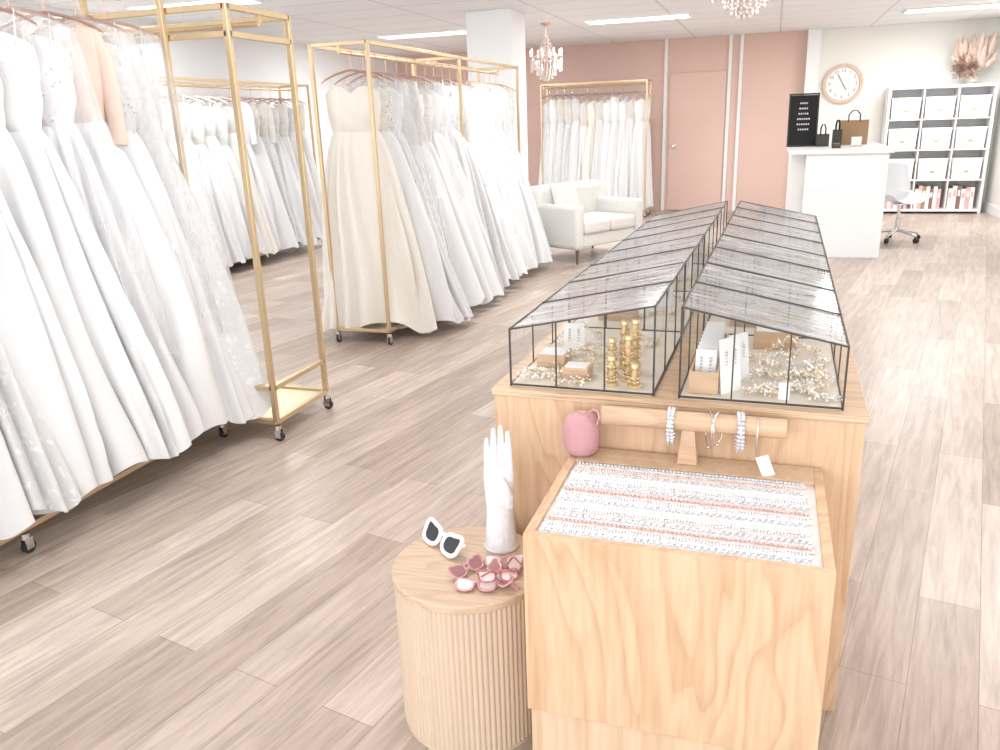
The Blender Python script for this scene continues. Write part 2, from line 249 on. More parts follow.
def gown(label,group,loc,rz,style,mb_,ms_,seed,W=.44,T=.1,hem=.14,shift=0,top=1.66,waist=1.38,NS=140,fold=.034,narrow=1,cover=False,drop=.05,fy=0):
    rn=random.Random(seed); t=thing('wedding_gown',label,'gown',loc,rz,group); n=NS//2
    waist+=rn.uniform(-.09,.04); wa=.150*narrow; sway=rn.uniform(-.04,.06); swy=rn.uniform(-.012,.012)
    rings=[]; K=12; ph0=rn.uniform(0,6)
    for i in range(K+1):
        s=i/K; z0=waist+(top-waist)*s; a=(.150+.030*math.sin(min(1,s*1.3)*PI/2))*narrow; b=.048+.022*math.sin(PI*min(1,s*.85)); ring=[]
        for k in range(n):
            th=2*PI*k/n; c=math.cos(th); sn=math.sin(th); ax=abs(c)
            if sn<0: dz=.05*(1-(2*ax-1)**2)-.01; cup=.018*math.exp(-((ax-.48)/.24)**2)*math.sin(PI*min(1,s*1.1))
            else: dz=-.05*(1-c*c); cup=0
            if style in('vneck','sleeve'): dz+= .10*max(0,ax-.25) if sn<0 else .05*ax
            wr=.004*math.sin(9*th+seed)*s+.004*math.sin(5*th+14*s+ph0)
            ring.append((a*c*(1+wr*3),b*sn+wr-cup,z0+dz*s**3))
        rings.append(ring)
    obj('bodice',MB().loft(rings,False,False),mb_,t,ang=80)
    if mb_ in('lace','laceiv') and NS>100:
        bm_=MB()
        for q in range(70):
            s=rn.random(); th=rn.uniform(-PI*.98,-.02); z0=waist+(top-waist)*s; a=(.150+.030*math.sin(min(1,s*1.3)*PI/2))*narrow; b=.048+.022*math.sin(PI*min(1,s*.85)); ax=abs(math.cos(th)); cup=.018*math.exp(-((ax-.48)/.24)**2)*math.sin(PI*min(1,s*1.1))
            bm_.ball((a*math.cos(th),b*math.sin(th)-cup-.002,z0-.01),rn.uniform(.003,.0055),6,4)
        obj('bodice_beading',bm_,'crystal',t)
    if style in('vneck','strap'):
        for sx in(-1,1):
            m=MB().tube([(sx*.14*narrow,-.045,top-.0),(sx*.14,-.025,top+.06),(sx*.135,0,1.775),(sx*.14,.025,top+.04),(sx*.14*narrow,.04,top-.04)],.013 if style=='vneck' else .006,8,flat=.35)
            obj('strap',m,mb_,t)
    elif style=='sleeve':
        for sx in(-1,1):
            m=MB().tube([(sx*.10,0,1.735),(sx*.155,0,1.71),(sx*.185,0,1.63),(sx*.195,-.01,1.50),(sx*.20,-.02,1.38),(sx*.20,-.03,1.30)],[.026,.038,.040,.036,.033,.031],14,flat=1).squash(.5)
            obj('sleeve',m,mb_,t)
    elif style=='puff':
        for sx in(-1,1):
            m=MB(); P=[(sx*.05,-.09,1.61),(sx*.11,-.09,1.63),(sx*.165,-.07,1.635),(sx*.205,-.02,1.61),(sx*.215,.01,1.56),(sx*.205,.01,1.51)]
            m.tube(P,[.012,.024,.030,.032,.028,.016],14).squash(.75); obj('puff_sleeve',m,mb_,t)
        for sx in(-1,1): obj('hanging_loop',MB().tube([(sx*.14,0,1.64),(sx*.14,0,1.775)],.002,5),ms_,t)
    else:
        for sx in(-1,1): obj('hanging_loop',MB().tube([(sx*.14,-.03,1.66),(sx*.14,0,1.775),(sx*.14,.03,1.62)],.002,5),ms_,t)
    p=[rn.uniform(0,6.28) for _ in range(12)]; fr=[rn.choice([4,5,6,7]),rn.choice([9,10,11]),rn.choice([16,17,19])]; rings=[]; K=36; pw=rn.uniform(.6,.95); drift=rn.uniform(-2.5,2.5)
    for i in range(K+1):
        s=i/K; z=waist+.012+(hem-waist)*s; a=wa+.004+(W-wa)*s**pw; b=.054+(T-.054)*s**.6; am=fold*s**.5+.002; ring=[]
        cx=shift*s*s+sway*math.sin(s*2.6+p[6])*s; cy=swy*s-fy*s*s
        for k in range(NS):
            th=2*PI*k/NS; ph=th+.46*math.sin(2*th+p[0])+.30*math.sin(3*th+p[1])+.10*drift*s+.18*math.sin(4*s+p[7]+th)
            w2=max(0,math.sin(2*th+p[8]+s*1.8)); w3=max(0,math.sin(3*th+p[9]-s*2))
            f=.58*math.sin(fr[0]*ph+p[2])+.54*w2*math.sin(fr[1]*ph+p[3]+s*1.8)+.32*w3*(1-.5*s)*math.sin(fr[2]*ph+p[4])
            f=f if f>0 else f*1.6
            c,sn=math.cos(th),math.sin(th); nx,ny=c/a,sn/b; l=math.hypot(nx,ny); nx/=l; ny/=l
            ring.append((a*c+nx*f*am+cx,b*sn+ny*f*am+cy,z+s*s*(.022*math.sin(2*th+p[5])+.018*math.sin(5*th+p[10])+.014*f-drop*max(0,abs(c)-.55))))
        rings.append(ring)
    obj('skirt',MB().loft(rings,False,False),ms_,t,ang=80)
    if rn.random()<.2:
        m=MB().loft([[( (wa+.008+d)*math.cos(2*PI*k/40),(.056+d)*math.sin(2*PI*k/40),waist+z) for k in range(40)] for d,z in((0,-.015),(.003,-.012),(.003,.022),(0,.025))],False,False)
        obj('waist_sash',m,'satw' if ms_!='sativ' else 'sativ',t)
    if cover:
        rings=[]; zs=[1.80,1.77,1.73,1.6,1.3,1.0,.7,.45]; As=[.04,.12,.215,.235,.27,.31,.35,.38]; Bs=[.03,.05,.075,.09,.10,.105,.11,.115]
        for z,a,b in zip(zs,As,Bs):
            a=min(a,max(W,.235)); ring=[]
            for k in range(60):
                th=2*PI*k/60; f=.5*math.sin(7*th+p[1])+.5*math.sin(13*th+p[2]+z*3); q=1+.06*f*(1.85-z)
                ring.append((a*q*math.cos(th)+(shift+sway*.6)*((1.8-z)/1.6)**2,b*q*math.sin(th),z))
            rings.append(ring)
        obj('garment_cover',MB().loft(rings,False,False),'veil',t,ang=80)
    return t
MATN={'satw':'white satin','sativ':'ivory satin','tul':'white tulle','lace':'white lace','laceiv':'ivory lace','nude':'nude'}
STN={'strapless':'strapless','vneck':'V-necked','strap':'thin-strapped','sleeve':'sleeved','puff':'off-shoulder'}
def fill(n,pos,rz,rackname,seeds,spec=None,hm='rosegold',end='near',covers=(),over=None,z0=0,**kw):
    rn=random.Random(seeds)
    for i in range(n):
        x,y=pos(i)
        if spec and i in spec: st,b,s=spec[i]
        else:
            st=rn.choice(['strapless','vneck','strap','sleeve','strapless','vneck']); s=rn.choice(['satw','tul','tul','lace','satw','tul','sativ']); b={'satw':'satw','tul':'lace','lace':'lace','sativ':'sativ'}[s]
            if rn.random()<.3: b='laceiv'
        q='%s from %s end of %s'%(ORD[i],end,rackname)
        k=dict(kw)
        k['W']=kw.get('W',.44)*rn.uniform(.86,1.12); k['hem']=kw.get('hem',.135)+rn.uniform(-.01,.03)
        if over and i in over: k.update(over[i])
        k['hem']-=z0
        r=rz+rn.uniform(-.03,.03)
        extra='nude bodice, ' if b=='nude' else ''
        gown('%s %s gown, %s%s'%(STN[st],MATN[s],extra,q),'wedding gowns on the '+rackname,(x,y,z0),r,st,b,s,seeds*50+i,cover=i in covers,**k)
        hanger('%s hanger of the %s gown from %s end of %s'%('copper' if hm=='rosegold' else 'silver',ORD[i],end,rackname),'hangers on the '+rackname,(x,y,z0),r,hm)
rack('long brass gown rack nearest the camera at the left edge',(-2.7,1.3,0),0,.40,1.77,mids=(.62,),top=2.07)
fill(11,lambda i:(-2.7,1.40+i*.157),.42,'front left rack',3,{1:('vneck','lace','lace'),2:('strap','lace','tul'),3:('vneck','lace','lace'),4:('strap','lace','satw'),5:('puff','satw','satw'),6:('strap','satw','satw'),7:('strap','lace','tul'),8:('sleeve','nude','satw'),9:('strapless','lace','tul'),10:('strap','lace','lace')},covers=(2,7,9,10),over={5:dict(W=.37,hem=.15),6:dict(W=.39,hem=.15),7:dict(W=.40),8:dict(W=.42),9:dict(W=.43,hem=.14),10:dict(W=.44,hem=.14)},z0=.11,W=.33,T=.135,shift=.03,hem=.155,drop=.0,fold=.040)
rack('short empty brass rack between the two long gown racks, standing crosswise',(-3.15,3.335,0),-PI/2,.47,.95,cross=(.27,1.84),a=.0125)
rack('long brass gown rack in the middle, in front of the white pillar',(-2.63,4.83,0),0,.40,3.2,mids=(1.6,))
fill(18,lambda i:(-2.63,4.97+i*.175),.24,'middle rack',7,{0:('strapless','sativ','sativ'),1:('strap','laceiv','tul'),2:('strapless','satw','satw')},covers=(2,3,6,9,12,15),over={0:dict(W=.41,T=.12,hem=.10,fold=.040,drop=.12,shift=0),1:dict(W=.54,T=.13,hem=.09,shift=.05),2:dict(W=.54,T=.13,hem=.09,shift=.06)},W=.50,T=.12,shift=.05,hem=.11,fold=.038)
rack('long brass gown rack along the left wall, seen behind the empty rack',(-5.65,6.0,0),0,.40,3.15)
fill(16,lambda i:(-5.65,6.10+i*.195),.40,'left wall rack',11,W=.40,T=.12,NS=80,hem=.12)
rack('brass gown rack standing against the salmon back wall',(-3.35,12.45,0),-PI/2,.36,1.58)
fill(13,lambda i:(-3.26+i*.117,12.45),.95,'back wall rack',17,hm='silver',end='left',W=.25,T=.075,NS=72,fold=.020,narrow=.9,hem=.12,drop=0)
# ------------------------------------------------------------------ sofa
sf=thing('sofa','small cream boucle two-seat sofa beside the white pillar','sofa',(-1.84,8.05,0),R(-31.6)+PI/2)
W_,D_=1.05,.78
def rb(n,a,m='sofa',p=sf,bv=.045): return obj(n,MB().box(*a),m,p,bevel=bv,seg=5)
rb('base',(.12,W_-.12,.03,D_-.1,.17,.30),bv=.02)
rb('arm',(0,.12,0,D_,.15,.60)); rb('arm',(W_-.12,W_,0,D_,.15,.60))
rb('backrest',(.0,W_-.0,D_-.18,D_+.01,.2,.78),bv=.07)
rb('seat_cushion',(.125,W_/2-.003,.0,D_-.17,.30,.44),bv=.04); rb('seat_cushion',(W_/2+.003,W_-.125,.0,D_-.17,.30,.44),bv=.04)
for x in(.06,W_-.06):
    for y in(.06,D_-.06): obj('leg',MB().lathe([(.012,0),(.02,.165)],12,(x,y,0)),'wood',sf)
Ms=Matrix.Translation(sf.location)@Matrix.Rotation(sf.rotation_euler.z,4,'Z')
def cushion(local,rot,label):
    N=16; m=MB(); vs=[];fs=[]
    for side in(1,-1):
        for i in range(N+1):
            for j in range(N+1):
                a=i/N*2-1;b=j/N*2-1; h=.065*((1-a**4)*(1-b**4))**.5
                pin=1-.07*(1-a*a)*abs(b)**6 ; pin2=1-.07*(1-b*b)*abs(a)**6
                vs.append((a*.18*pin2,side*h,b*.18*pin+.18))
    n1=(N+1)**2
    for q in(0,1):
        for i in range(N):
            for j in range(N):
                k=q*n1+i*(N+1)+j; f=(k,k+1,k+N+2,k+N+1); fs.append(f if q==0 else f[::-1])
    m.add(vs,fs); p=Ms@Vector(local)
    t=thing('throw_pillow',label,'cushion',p,sf.rotation_euler.z)
    c=obj('cover',m,'sofa',t,ang=80); c.rotation_euler=rot
    z=obj('piping',MB().tube([(.18,0,.01),(.17,0,.18),(.18,0,.35),(0,0,.345),(-.18,0,.35),(-.17,0,.18),(-.18,0,.01),(0,0,.015)],.005,6,closed=True),'lining',t); z.rotation_euler=rot
cushion((.38,.49,.442),(R(-18),0,0),'square cream throw pillow leaning on the sofa backrest')
# ------------------------------------------------------------------ counter
ct=thing('reception_counter','tall plain white reception counter at the back right','counter',(.33,8.88,0))
obj('body',MB().box(0,.76,0,1.5,0.0,.66).box(0,.76,0,1.5,.664,1.03).box(.004,.756,.004,1.496,.65,.67),'counter',ct,bevel=.001)
obj('countertop',MB().box(-.17,.80,-.04,1.54,1.03,1.072),'counter',ct,bevel=.005)
obj('side_panel',MB().box(-.14,-.0,.25,1.5,0,1.03),'counter',ct,bevel=.003)
CT=1.0725
lb=thing('letter_board','black letter board with white lettering standing on the counter','letter board',(.30,9.75,CT),.05)
k=obj('board',MB().box(-.14,.14,0,.015,.0,.54),'felt',lb); k.rotation_euler=(R(-6),0,0)
fm=MB().box(-.155,-.14,-.006,.018,-.0,.56).box(.14,.155,-.006,.018,0,.56).box(-.14,.14,-.006,.018,0,.015).box(-.14,.14,-.006,.018,.545,.56)
k=obj('frame',fm,'dark',lb); k.rotation_euler=(R(-6),0,0)
rn=random.Random(4)
for i in range(6):
    tx=MB(); w=rn.uniform(.03,.07); x=-w
    while x<w: 
        c=rn.uniform(.010,.016); tx.box(x,x+c,-.003,0,.45-i*.055,.466-i*.055); x+=c+.010
    k=obj('lettering',tx,'cardw',lb,smooth=False); k.rotation_euler=(R(-6),0,0)
obj('easel_leg',MB().tube([(0,.035,.35),(0,.16,.003)],.006,8),'dark',lb)
def bag(label,x,y,w,h,d,m,rz=0):
    t=thing('paper_bag',label,'paper bag',(x,y,CT),rz,None)
    mb=MB().loft([[(-w,-d,0),(w,-d,0),(w,d,0),(-w,d,0)],[(-w,-d,h*.5),(w,-d,h*.5),(w,d,h*.5),(-w,d,h*.5)],[(-w,-d*.7,h),(w,-d*.7,h),(w,d*.7,h),(-w,d*.7,h)]],True,False)
    obj('bag_body',mb,m,t)
    for s in(-1,1):
        obj('handle',MB().tube([(-w*.4,s*d*.7,h-.02),(-w*.38,s*d*.7,h+.06),(-w*.15,s*d*.6,h+.1),(w*.15,s*d*.6,h+.1),(w*.38,s*d*.7,h+.06),(w*.4,s*d*.7,h-.02)],.006,6),'dark' if m=='kraft' else 'felt',t)
bag('brown kraft paper bag at the right on the counter',.84,10.05,.15,.26,.05,'kraft',-.05)
bag('small black gift bag with dark handles in the middle of the counter',.51,9.7,.065,.13,.04,'dark')
bag('slim black gift bag in front of the brown bag on the counter',.66,9.8,.045,.17,.035,'dark',.1)
t=thing('card_stand','small white card stand in front of the brown bag on counter','card stand',(.83,9.45,CT))
obj('card',MB().prism([(-.05,0),(.05,0),(.05,.10),(-.05,.10)],0,.004),'cardw',t); obj('foot',MB().box(-.05,.05,-.02,.03,0,.008),'dowel',t)
t=thing('payment_terminal','small dark payment terminal on the counter front','payment terminal',(.62,9.2,CT))
obj('body',MB().loft([[(-.04,-.07,0),(.04,-.07,0),(.04,.07,0),(-.04,.07,0)],[(-.038,-.066,.02),(.038,-.066,.02),(.038,.066,.05),(-.038,.066,.05)]]),'dark',t,bevel=.004)
k=obj('screen',MB().box(-.03,.03,-.03,.03,0,.002),'blk',t); k.location=(0,.028,.043); k.rotation_euler=(R(12.8),0,0)
# clock
ck=thing('wall_clock','round wooden wall clock with white face above the counter','clock',(.90,YB,1.80))
def discY(m,r0,r1,y0,y1,n=48):
    return m.loft([[(r*math.cos(2*PI*k/n),y,r*math.sin(2*PI*k/n)) for k in range(n)] for r,y in((r0,y0),(r1,y0),(r1,y1),(r0,y1))],False,False,closed=True)
obj('rim',discY(MB(),.225,.27,-.045,-.002),'rimw',ck,bevel=.004)
obj('face',MB().loft([[(.23*math.cos(-2*PI*k/48),y,.23*math.sin(-2*PI*k/48)) for k in range(48)] for y in(-.002,-.02)]),'cardw',ck)
nm=MB()
for h in range(1,13):
    cu=bpy.data.curves.new('n','FONT'); cu.body=str(h); cu.size=.06; cu.align_x='CENTER'; cu.align_y='CENTER'; cu.extrude=.001
    to=bpy.data.objects.new('n',cu); COL.objects.link(to); bpy.context.view_layer.update()
    me=bpy.data.meshes.new_from_object(to.evaluated_get(bpy.context.evaluated_depsgraph_get())); a=PI/2-h*PI/6
    nm.add([(q.co.x+.18*math.cos(a),-.022-q.co.z,q.co.y+.18*math.sin(a)) for q in me.vertices],[tuple(p.vertices) for p in me.polygons])
    bpy.data.objects.remove(to)
obj('numerals',nm,'bindd',ck,smooth=False)
obj('hour_hand',MB().bar((0,-.025,0),(.055,-.025,-.085),.004),'blk',ck); obj('minute_hand',MB().bar((0,-.029,-.0),(-.07,-.029,.13),.003),'blk',ck)
# ------------------------------------------------------------------ cube shelf
SX,SY,SW,SH,SD=1.48,12.80,1.32,1.72,.36
sh=thing('cube_shelf','tall white open cube shelving unit in the back right corner','shelf',(SX,SY,0))
for x in(0,SW-.035): obj('side_panel',MB().box(x,x+.035,0,SD,.0,SH),'counter',sh,bevel=.002)
cw=(SW-.07-.036)/3; rh=(SH-.04-.06-.054)/4
zs=[]; z=.06
obj('bottom_panel',MB().box(.035,SW-.035,0,SD,.03,.06),'counter',sh)
for r_ in range(4):
    zs.append(z); z+=rh
    if r_<3: obj('shelf_board',MB().box(.035,SW-.035,0,SD,z,z+.018),'counter',sh); z+=.018
obj('top_panel',MB().box(0.035,SW-.035,0,SD,z,z+.04),'counter',sh,bevel=.002)
xs=[.035+i*(cw+.018) for i in range(3)]
for i in(1,2): obj('divider',MB().box(xs[i]-.018,xs[i],.004,SD,.06,z),'counter',sh)
obj('back_panel',MB().box(.035,SW-.035,SD-.006,SD-.001,.06,z),'counter',sh)
rows=['lowest','third','second','top']; cols=['left','middle','right']
for r_ in(1,2,3):
    for c in range(3):
        t=thing('storage_box','white lidded storage box in the %s row, %s column of cube shelf'%(rows[r_],cols[c]),'storage box',(SX+xs[c]+cw/2,SY+.03,zs[r_]+.0005),0,'white storage boxes in the cube shelf')
        w=cw/2-.016; bh=.245; obj('box_body',MB().loft([[(-w+.012,0,0),(w-.012,0,0),(w-.012,.28,0),(-w+.012,.28,0)],[(-w+.004,-.0,bh),(w-.004,0,bh),(w-.004,.28,bh),(-w+.004,.28,bh)]]),'bindw',t,bevel=.004)
        obj('lid',MB().box(-w,w,-.006,.286,bh,bh+.04),'cardw',t,bevel=.004)
        obj('label_holder',MB().box(-.03,.03,-.0035,.004,.09,.12),'gold',t)
rn=random.Random(9)
sets=[['bind','bind','bindw','bind','cardw','bind','bindd','bind'],['bindw','bind','kraft','bindw','bindd','bindw','bind'],['cardw','cardw','bindd','cardw','bind','cardw']]
cn={'bind':'pink','bindw':'off-white','cardw':'white','bindd':'brown','kraft':'kraft'}
for c,ss in enumerate(sets):
    x=SX+xs[c]+.02
    for i,mm in enumerate(ss):
        w=(cw-.05)/len(ss)*rn.uniform(.85,.98); h=rn.uniform(.27,.33)
        t=thing('binder','%s binder, %s from left in the lowest %s cell of cube shelf'%(cn[mm],ORD[i],cols[c]),'binder',(x+w/2,SY+.05,zs[0]+.0005),0,'binders in the lowest shelf row')
        obj('cover',MB().loft([[(-w/2,0,z),(w/2,0,z),(w/2,.24,z),(w/2-.003,.24,z),(w/2-.003,.01,z),(-w/2+.003,.01,z),(-w/2+.003,.24,z),(-w/2,.24,z)] for z in(0,h)]),mm,t); obj('pages',MB().box(-w/2+.003,w/2-.003,.01,.23,.005,h-.01),'cardw',t)
        obj('spine_label',MB().box(-w*.3,w*.3,-.0015,.0,h*.55,h*.8),'cardw' if mm!='cardw' else 'bind',t); x+=w+.002
# dried flowers
vz=thing('dried_flower_vase','vase of dried pampas and brown leaves on top of the cube shelf','flower arrangement',(SX+SW-.30,SY+.17,SH+.0))
vz.location.z=zs[3]+rh+.0405
obj('vase',MB().lathe([(.04,0),(.07,.03),(.075,.08),(.05,.14),(.03,.17),(.035,.19)],24),'terra',vz)
rn=random.Random(2); st=MB(); lf=MB()
for i in range(64):
    a=rn.uniform(-.5,3.4); ln=rn.uniform(.20,.60); lean=rn.uniform(.02,.24); tx_,ty_=lean*math.cos(a)+.01,-abs(lean*math.sin(a)*.5)
    st.tube([(0,0,.12),(tx_*.4,ty_*.4,.12+ln*.4),(tx_,ty_,.12+ln*.8)],.003,5)
    p=[(tx_*(1+q*.3),ty_*(1+q*.35),.10+ln*(.45+.6*q-.12*q*q)) for q in(0,.2,.4,.6,.8,1)]
    obj('pampas_plume',MB().tube(p,[.008,.026,.034,.030,.018,.003],8),'pampas',vz)
for i in range(620):
    a=rn.uniform(0,6.28); e=rn.uniform(-.9,1.3); r0=rn.uniform(.02,.20); d=Vector((math.cos(a)*math.cos(e),math.sin(a)*math.cos(e)*.7,math.sin(e))); c=Vector((-.09,-.07,.19))+d*r0*.85; w=Vector((-math.sin(a),math.cos(a),.4))*.015
    lf.add([c,c+d*.018+w,c+d*.040,c+d*.018-w],[(0,1,2,3)])
obj('stem',st,'leafb',vz); obj('dried_leaves',lf,'leafb',vz,smooth=False)
# ------------------------------------------------------------------ swivel chair
sc=thing('swivel_chair','white shell swivel chair on castors beside the reception counter','chair',(1.40,10.1,0),R(25))
prof=[(-.24,.44),(-.20,.455),(-.1,.45),(0,.44),(.1,.44),(.17,.46),(.21,.52),(.235,.60),(.25,.70),(.265,.80),(.27,.86)]
m=MB(); nv=15; vs=[];fs=[]
for i,(y,z) in enumerate(prof):
    s=i/(len(prof)-1); hw=.225*(1-.12*s)*(1 if s<.85 else .85); 
    for j in range(nv):
        q=j/(nv-1)*2-1; lift=.09*abs(q)**3 if s<.6 else .05*abs(q)**3
        fy=-.07*abs(q)**2.5*(1 if s>.5 else 0)
        vs.append((hw*q,y+fy,z+lift*(1 if s<.7 else .3)-(.05*q**4 if s>.95 else 0)))
for i in range(len(prof)-1):
    for j in range(nv-1): k=i*nv+j; fs.append((k,k+1,k+nv+1,k+nv))
m.add(vs,fs); o=obj('seat_shell',m,'shell',sc,ang=80); sd=o.modifiers.new('s','SOLIDIFY'); sd.thickness=.012; su=o.modifiers.new('u','SUBSURF'); su.levels=1; su.render_levels=1
obj('gas_column',MB().lathe([(.03,.1),(.03,.25),(.018,.26),(.018,.40),(.09,.41),(.09,.425)],20),'chrome',sc)
for k in range(5):
    a=k*2*PI/5; c,s_=math.cos(a),math.sin(a)
    l=obj('base_leg',MB().tube([(c*.02,s_*.02,.125),(c*.15,s_*.15,.105),(c*.26,s_*.26,.075)],[.022,.018,.012],8),'chrome',sc)
    w=MB().loft([[(c*.26-s_*dx+c*r*math.cos(2*PI*q/14),s_*.26+c*dx+s_*r*math.cos(2*PI*q/14),.029+r*math.sin(2*PI*q/14)) for q in range(14)] for dx,r in((-.02,.02),(-.017,.029),(.017,.029),(.02,.02))])
    obj('castor_wheel',w,'black',l)
# ------------------------------------------------------------------ chandeliers
def chandelier(label,x,y,drop):
    t=thing('chandelier',label,'chandelier',(x,y,H),0,None); z0=-drop
    obj('ceiling_rose',MB().lathe([(.06,0),(.06,-.012),(.03,-.03),(.008,-.04)],20),'rosegold',t)
    obj('stem',MB().tube([(0,0,-.03),(0,0,z0+.12)],.005,8).lathe([(.005,z0+.44),(.03,z0+.40),(.012,z0+.35),(.035,z0+.2),(.012,z0+.14)],14),'rosegold',t)
    bd=MB()
    for k in range(8):
        a=k*PI/4; c,s_=math.cos(a),math.sin(a)
        ar=obj('arm',MB().tube([(c*.01,s_*.01,z0+.24),(c*.07,s_*.07,z0+.17),(c*.14,s_*.14,z0+.18),(c*.19,s_*.19,z0+.25)],.006,8).lathe([(.008,z0+.245),(.03,z0+.255),(.03,z0+.262)],12,(c*.19,s_*.19,0)),'rosegold',t)
        obj('candle_lamp',MB().lathe([(.009,z0+.262),(.009,z0+.31),(.013,z0+.325),(.004,z0+.355)],10,(c*.19,s_*.19,0)),'bulb',ar)
        for q in range(7): bd.ball((c*.19,s_*.19,z0+.235-q*.022),.012,6,4,1.3)
        for q in range(15):
            e=q/14; bd.ball((c*(.19*(1-e)+.03*e),s_*(.19*(1-e)+.03*e),z0+.27+.21*e*e-.03*math.sin(PI*e)),.010,6,4)
        for q in range(11): bd.ball((c*.03+.0*q,s_*.03,z0+.50-q*.018),.008,6,4)
        for q in range(7):
            e=q/6; b3=a+PI/4*e; bd.ball((.19*math.cos(b3),.19*math.sin(b3),z0+.25-.05*math.sin(PI*e)),.010,6,4)
    for rr,zz,nn,ww in((.15,.20,26,4),(.115,.13,20,4),(.075,.07,14,3),(.04,.03,8,2)):
        for q in range(nn):
            b2=2*PI*q/nn
            for w in range(ww): bd.ball((rr*math.cos(b2),rr*math.sin(b2),z0+zz-w*.024),.0115,6,4,1.25)
    bd.ball((0,0,z0+.0),.02,10,6)
    obj('crystal_strand',bd,'bead',t)
chandelier('rose gold crystal chandelier hanging right of the white pillar',-2.66,10.0,.64)
chandelier('rose gold crystal chandelier hanging at the top above the glass cases',-.22,5.65,.53)
# ------------------------------------------------------------------ plinth and cases
RA=-.015; PX,PY=-.2,1.84
def G(x,y,z=0):
    c,s_=math.cos(RA),math.sin(RA); dx,dy=x-PX,y-PY; return (PX+c*dx-s_*dy,PY+s_*dx+c*dy,z)
PH=.797
pl=thing('display_plinth','long plywood display plinth carrying the two rows of glass cases','plinth',G(-.203,1.84),RA)
obj('side_panel',MB().box(-.44,-.422,.018,2.52,0,PH-.018),'ply',pl); obj('side_panel',MB().box(.422,.44,.018,2.52,0,PH-.018),'ply',pl)
obj('front_panel',MB().box(-.44,.44,0,.018,0,PH-.018),'ply',pl,bevel=.001); obj('back_panel',MB().box(-.422,.422,2.502,2.52,0,PH-.018),'ply',pl)
obj('top_panel',MB().box(-.445,.445,.0,2.524,PH-.018,PH),'plyx',pl,bevel=.001); obj('front_edge',MB().box(-.445,.445,-.004,.0,PH-.018,PH-.0005),'plye',pl)
CWD,CL,LO,HI=.37,.612,.15,.225
def case(side,idx):
    s=1 if side=='left' else -1; cx=-.4225 if s>0 else .0055; y=1.865+idx*(CL+.004)
    t=thing('glass_display_case','lean-to glass jewellery case with dark frame, %s from front in %s row'%(ORD[idx],side),'display case',G(cx,y,PH+.0005),RA,'greenhouse-shaped glass cases')
    h=CWD/2; a=.0022; xl,xh=-s*h,s*h
    zt=lambda x: LO+(HI-LO)*((x-xl)/(xh-xl))
    obj('base_tray',MB().box(-h+.001,h-.001,.001,CL-.001,0,.005),'tray',t)
    f=MB()
    for x in(-h+a,h-a):
        f.bar((x,a,.004),(x,CL-a,.004),a).bar((x,a,zt(x)),(x,CL-a,zt(x)),a)
        for yy in(a,CL-a): f.bar((x,yy,0),(x,yy,zt(x)),a)
    for yy in(a,CL-a): f.bar((-h,yy,.004),(h,yy,.004),a).bar((-h+a,yy,zt(-h)),(h-a,yy,zt(h)),a)
    obj('frame',f,'frame',t)
    for i in(1,2):
        x=-h+CWD*i/3; yy=CL*i/3
        obj('glazing_bar',MB().bar((x,a,.006),(x,a,zt(x)),a*.8),'frame',t)
        obj('glazing_bar',MB().bar((x,CL-a,.006),(x,CL-a,zt(x)),a*.8),'frame',t)
        obj('glazing_bar',MB().bar((xh-s*a,yy,.006),(xh-s*a,yy,HI),a*.8),'frame',t); obj('glazing_bar',MB().bar((xl+s*a,yy,.006),(xl+s*a,yy,LO),a*.8),'frame',t)
    obj('roof_bar',MB().bar((xl,CL/2,LO+.002),(xh,CL/2,HI+.002),a*.8),'frame',t)
    g=MB(); e=a
    g.add([(-h+e,e,.008),(h-e,e,.008),(h-e,e,zt(h)),(-h+e,e,zt(-h))],[(0,1,2,3)]); g.add([(-h+e,CL-e,.008),(h-e,CL-e,.008),(h-e,CL-e,zt(h)),(-h+e,CL-e,zt(-h))],[(0,1,2,3)])
    for x in(-h+e,h-e): g.add([(x,e,.008),(x,CL-e,.008),(x,CL-e,zt(x)),(x,e,zt(x))],[(0,1,2,3)])
    obj('wall_glass',g,'glass',t,smooth=False)
    obj('roof_glass',MB().add([(-h+e,e,zt(-h)),(h-e,e,zt(h)),(h-e,CL-e,zt(h)),(-h+e,CL-e,zt(-h))],[(0,1,2,3)]),'rglass',t,smooth=False)
for i in range(4): case('left',i); case('right',i)
CZ=PH+.0060
def at(side,lx,ly,idx=0):
    cx=-.4225 if side=='left' else .0055
    return G(cx+lx,1.865+idx*(CL+.004)+ly,CZ)
def post(label,lx,ly,h,side='left'):
    t=thing('ring_post',label,'ring stand',at(side,lx,ly),0,'gold ring posts in the front left case')
    obj('post',MB().lathe([(.018,0),(.018,.006),(.009,.010),(.009,h-.012),(.012,h-.008),(.011,h),(.003,h+.004)],18),'leafg',t)
    z=.016; q=0
    while z<h-.02:
        if q%3!=2:
            b=MB().tube([((.0115)*math.cos(a),(.0115)*math.sin(a),z) for a in[2*PI*k/16 for k in range(16)]],.0022,6,closed=True)
            for k in range(8): b.ball((.0135*math.cos(k*PI/4),.0135*math.sin(k*PI/4),z),.0028,6,4)
            obj('gold_ring',b,'gold' if q%2 else 'leafg',t)
        z+=.0085; q+=1
for i,(lx,ly,h,d) in enumerate([(.07,.05,.075,'short gold ring post nearest the front glass of the left case'),(.105,.09,.12,'tall gold ring post beside the high side of the left case'),(.055,.13,.10,'middle height gold ring post in the left case'),(.11,.16,.145,'tallest gold ring post at the back of the left case'),(.13,.045,.06,'smallest gold ring post in the corner of the left case'),(.075,.20,.13,'slender gold ring post behind the others in the left case')]): post(d,lx,ly,h)
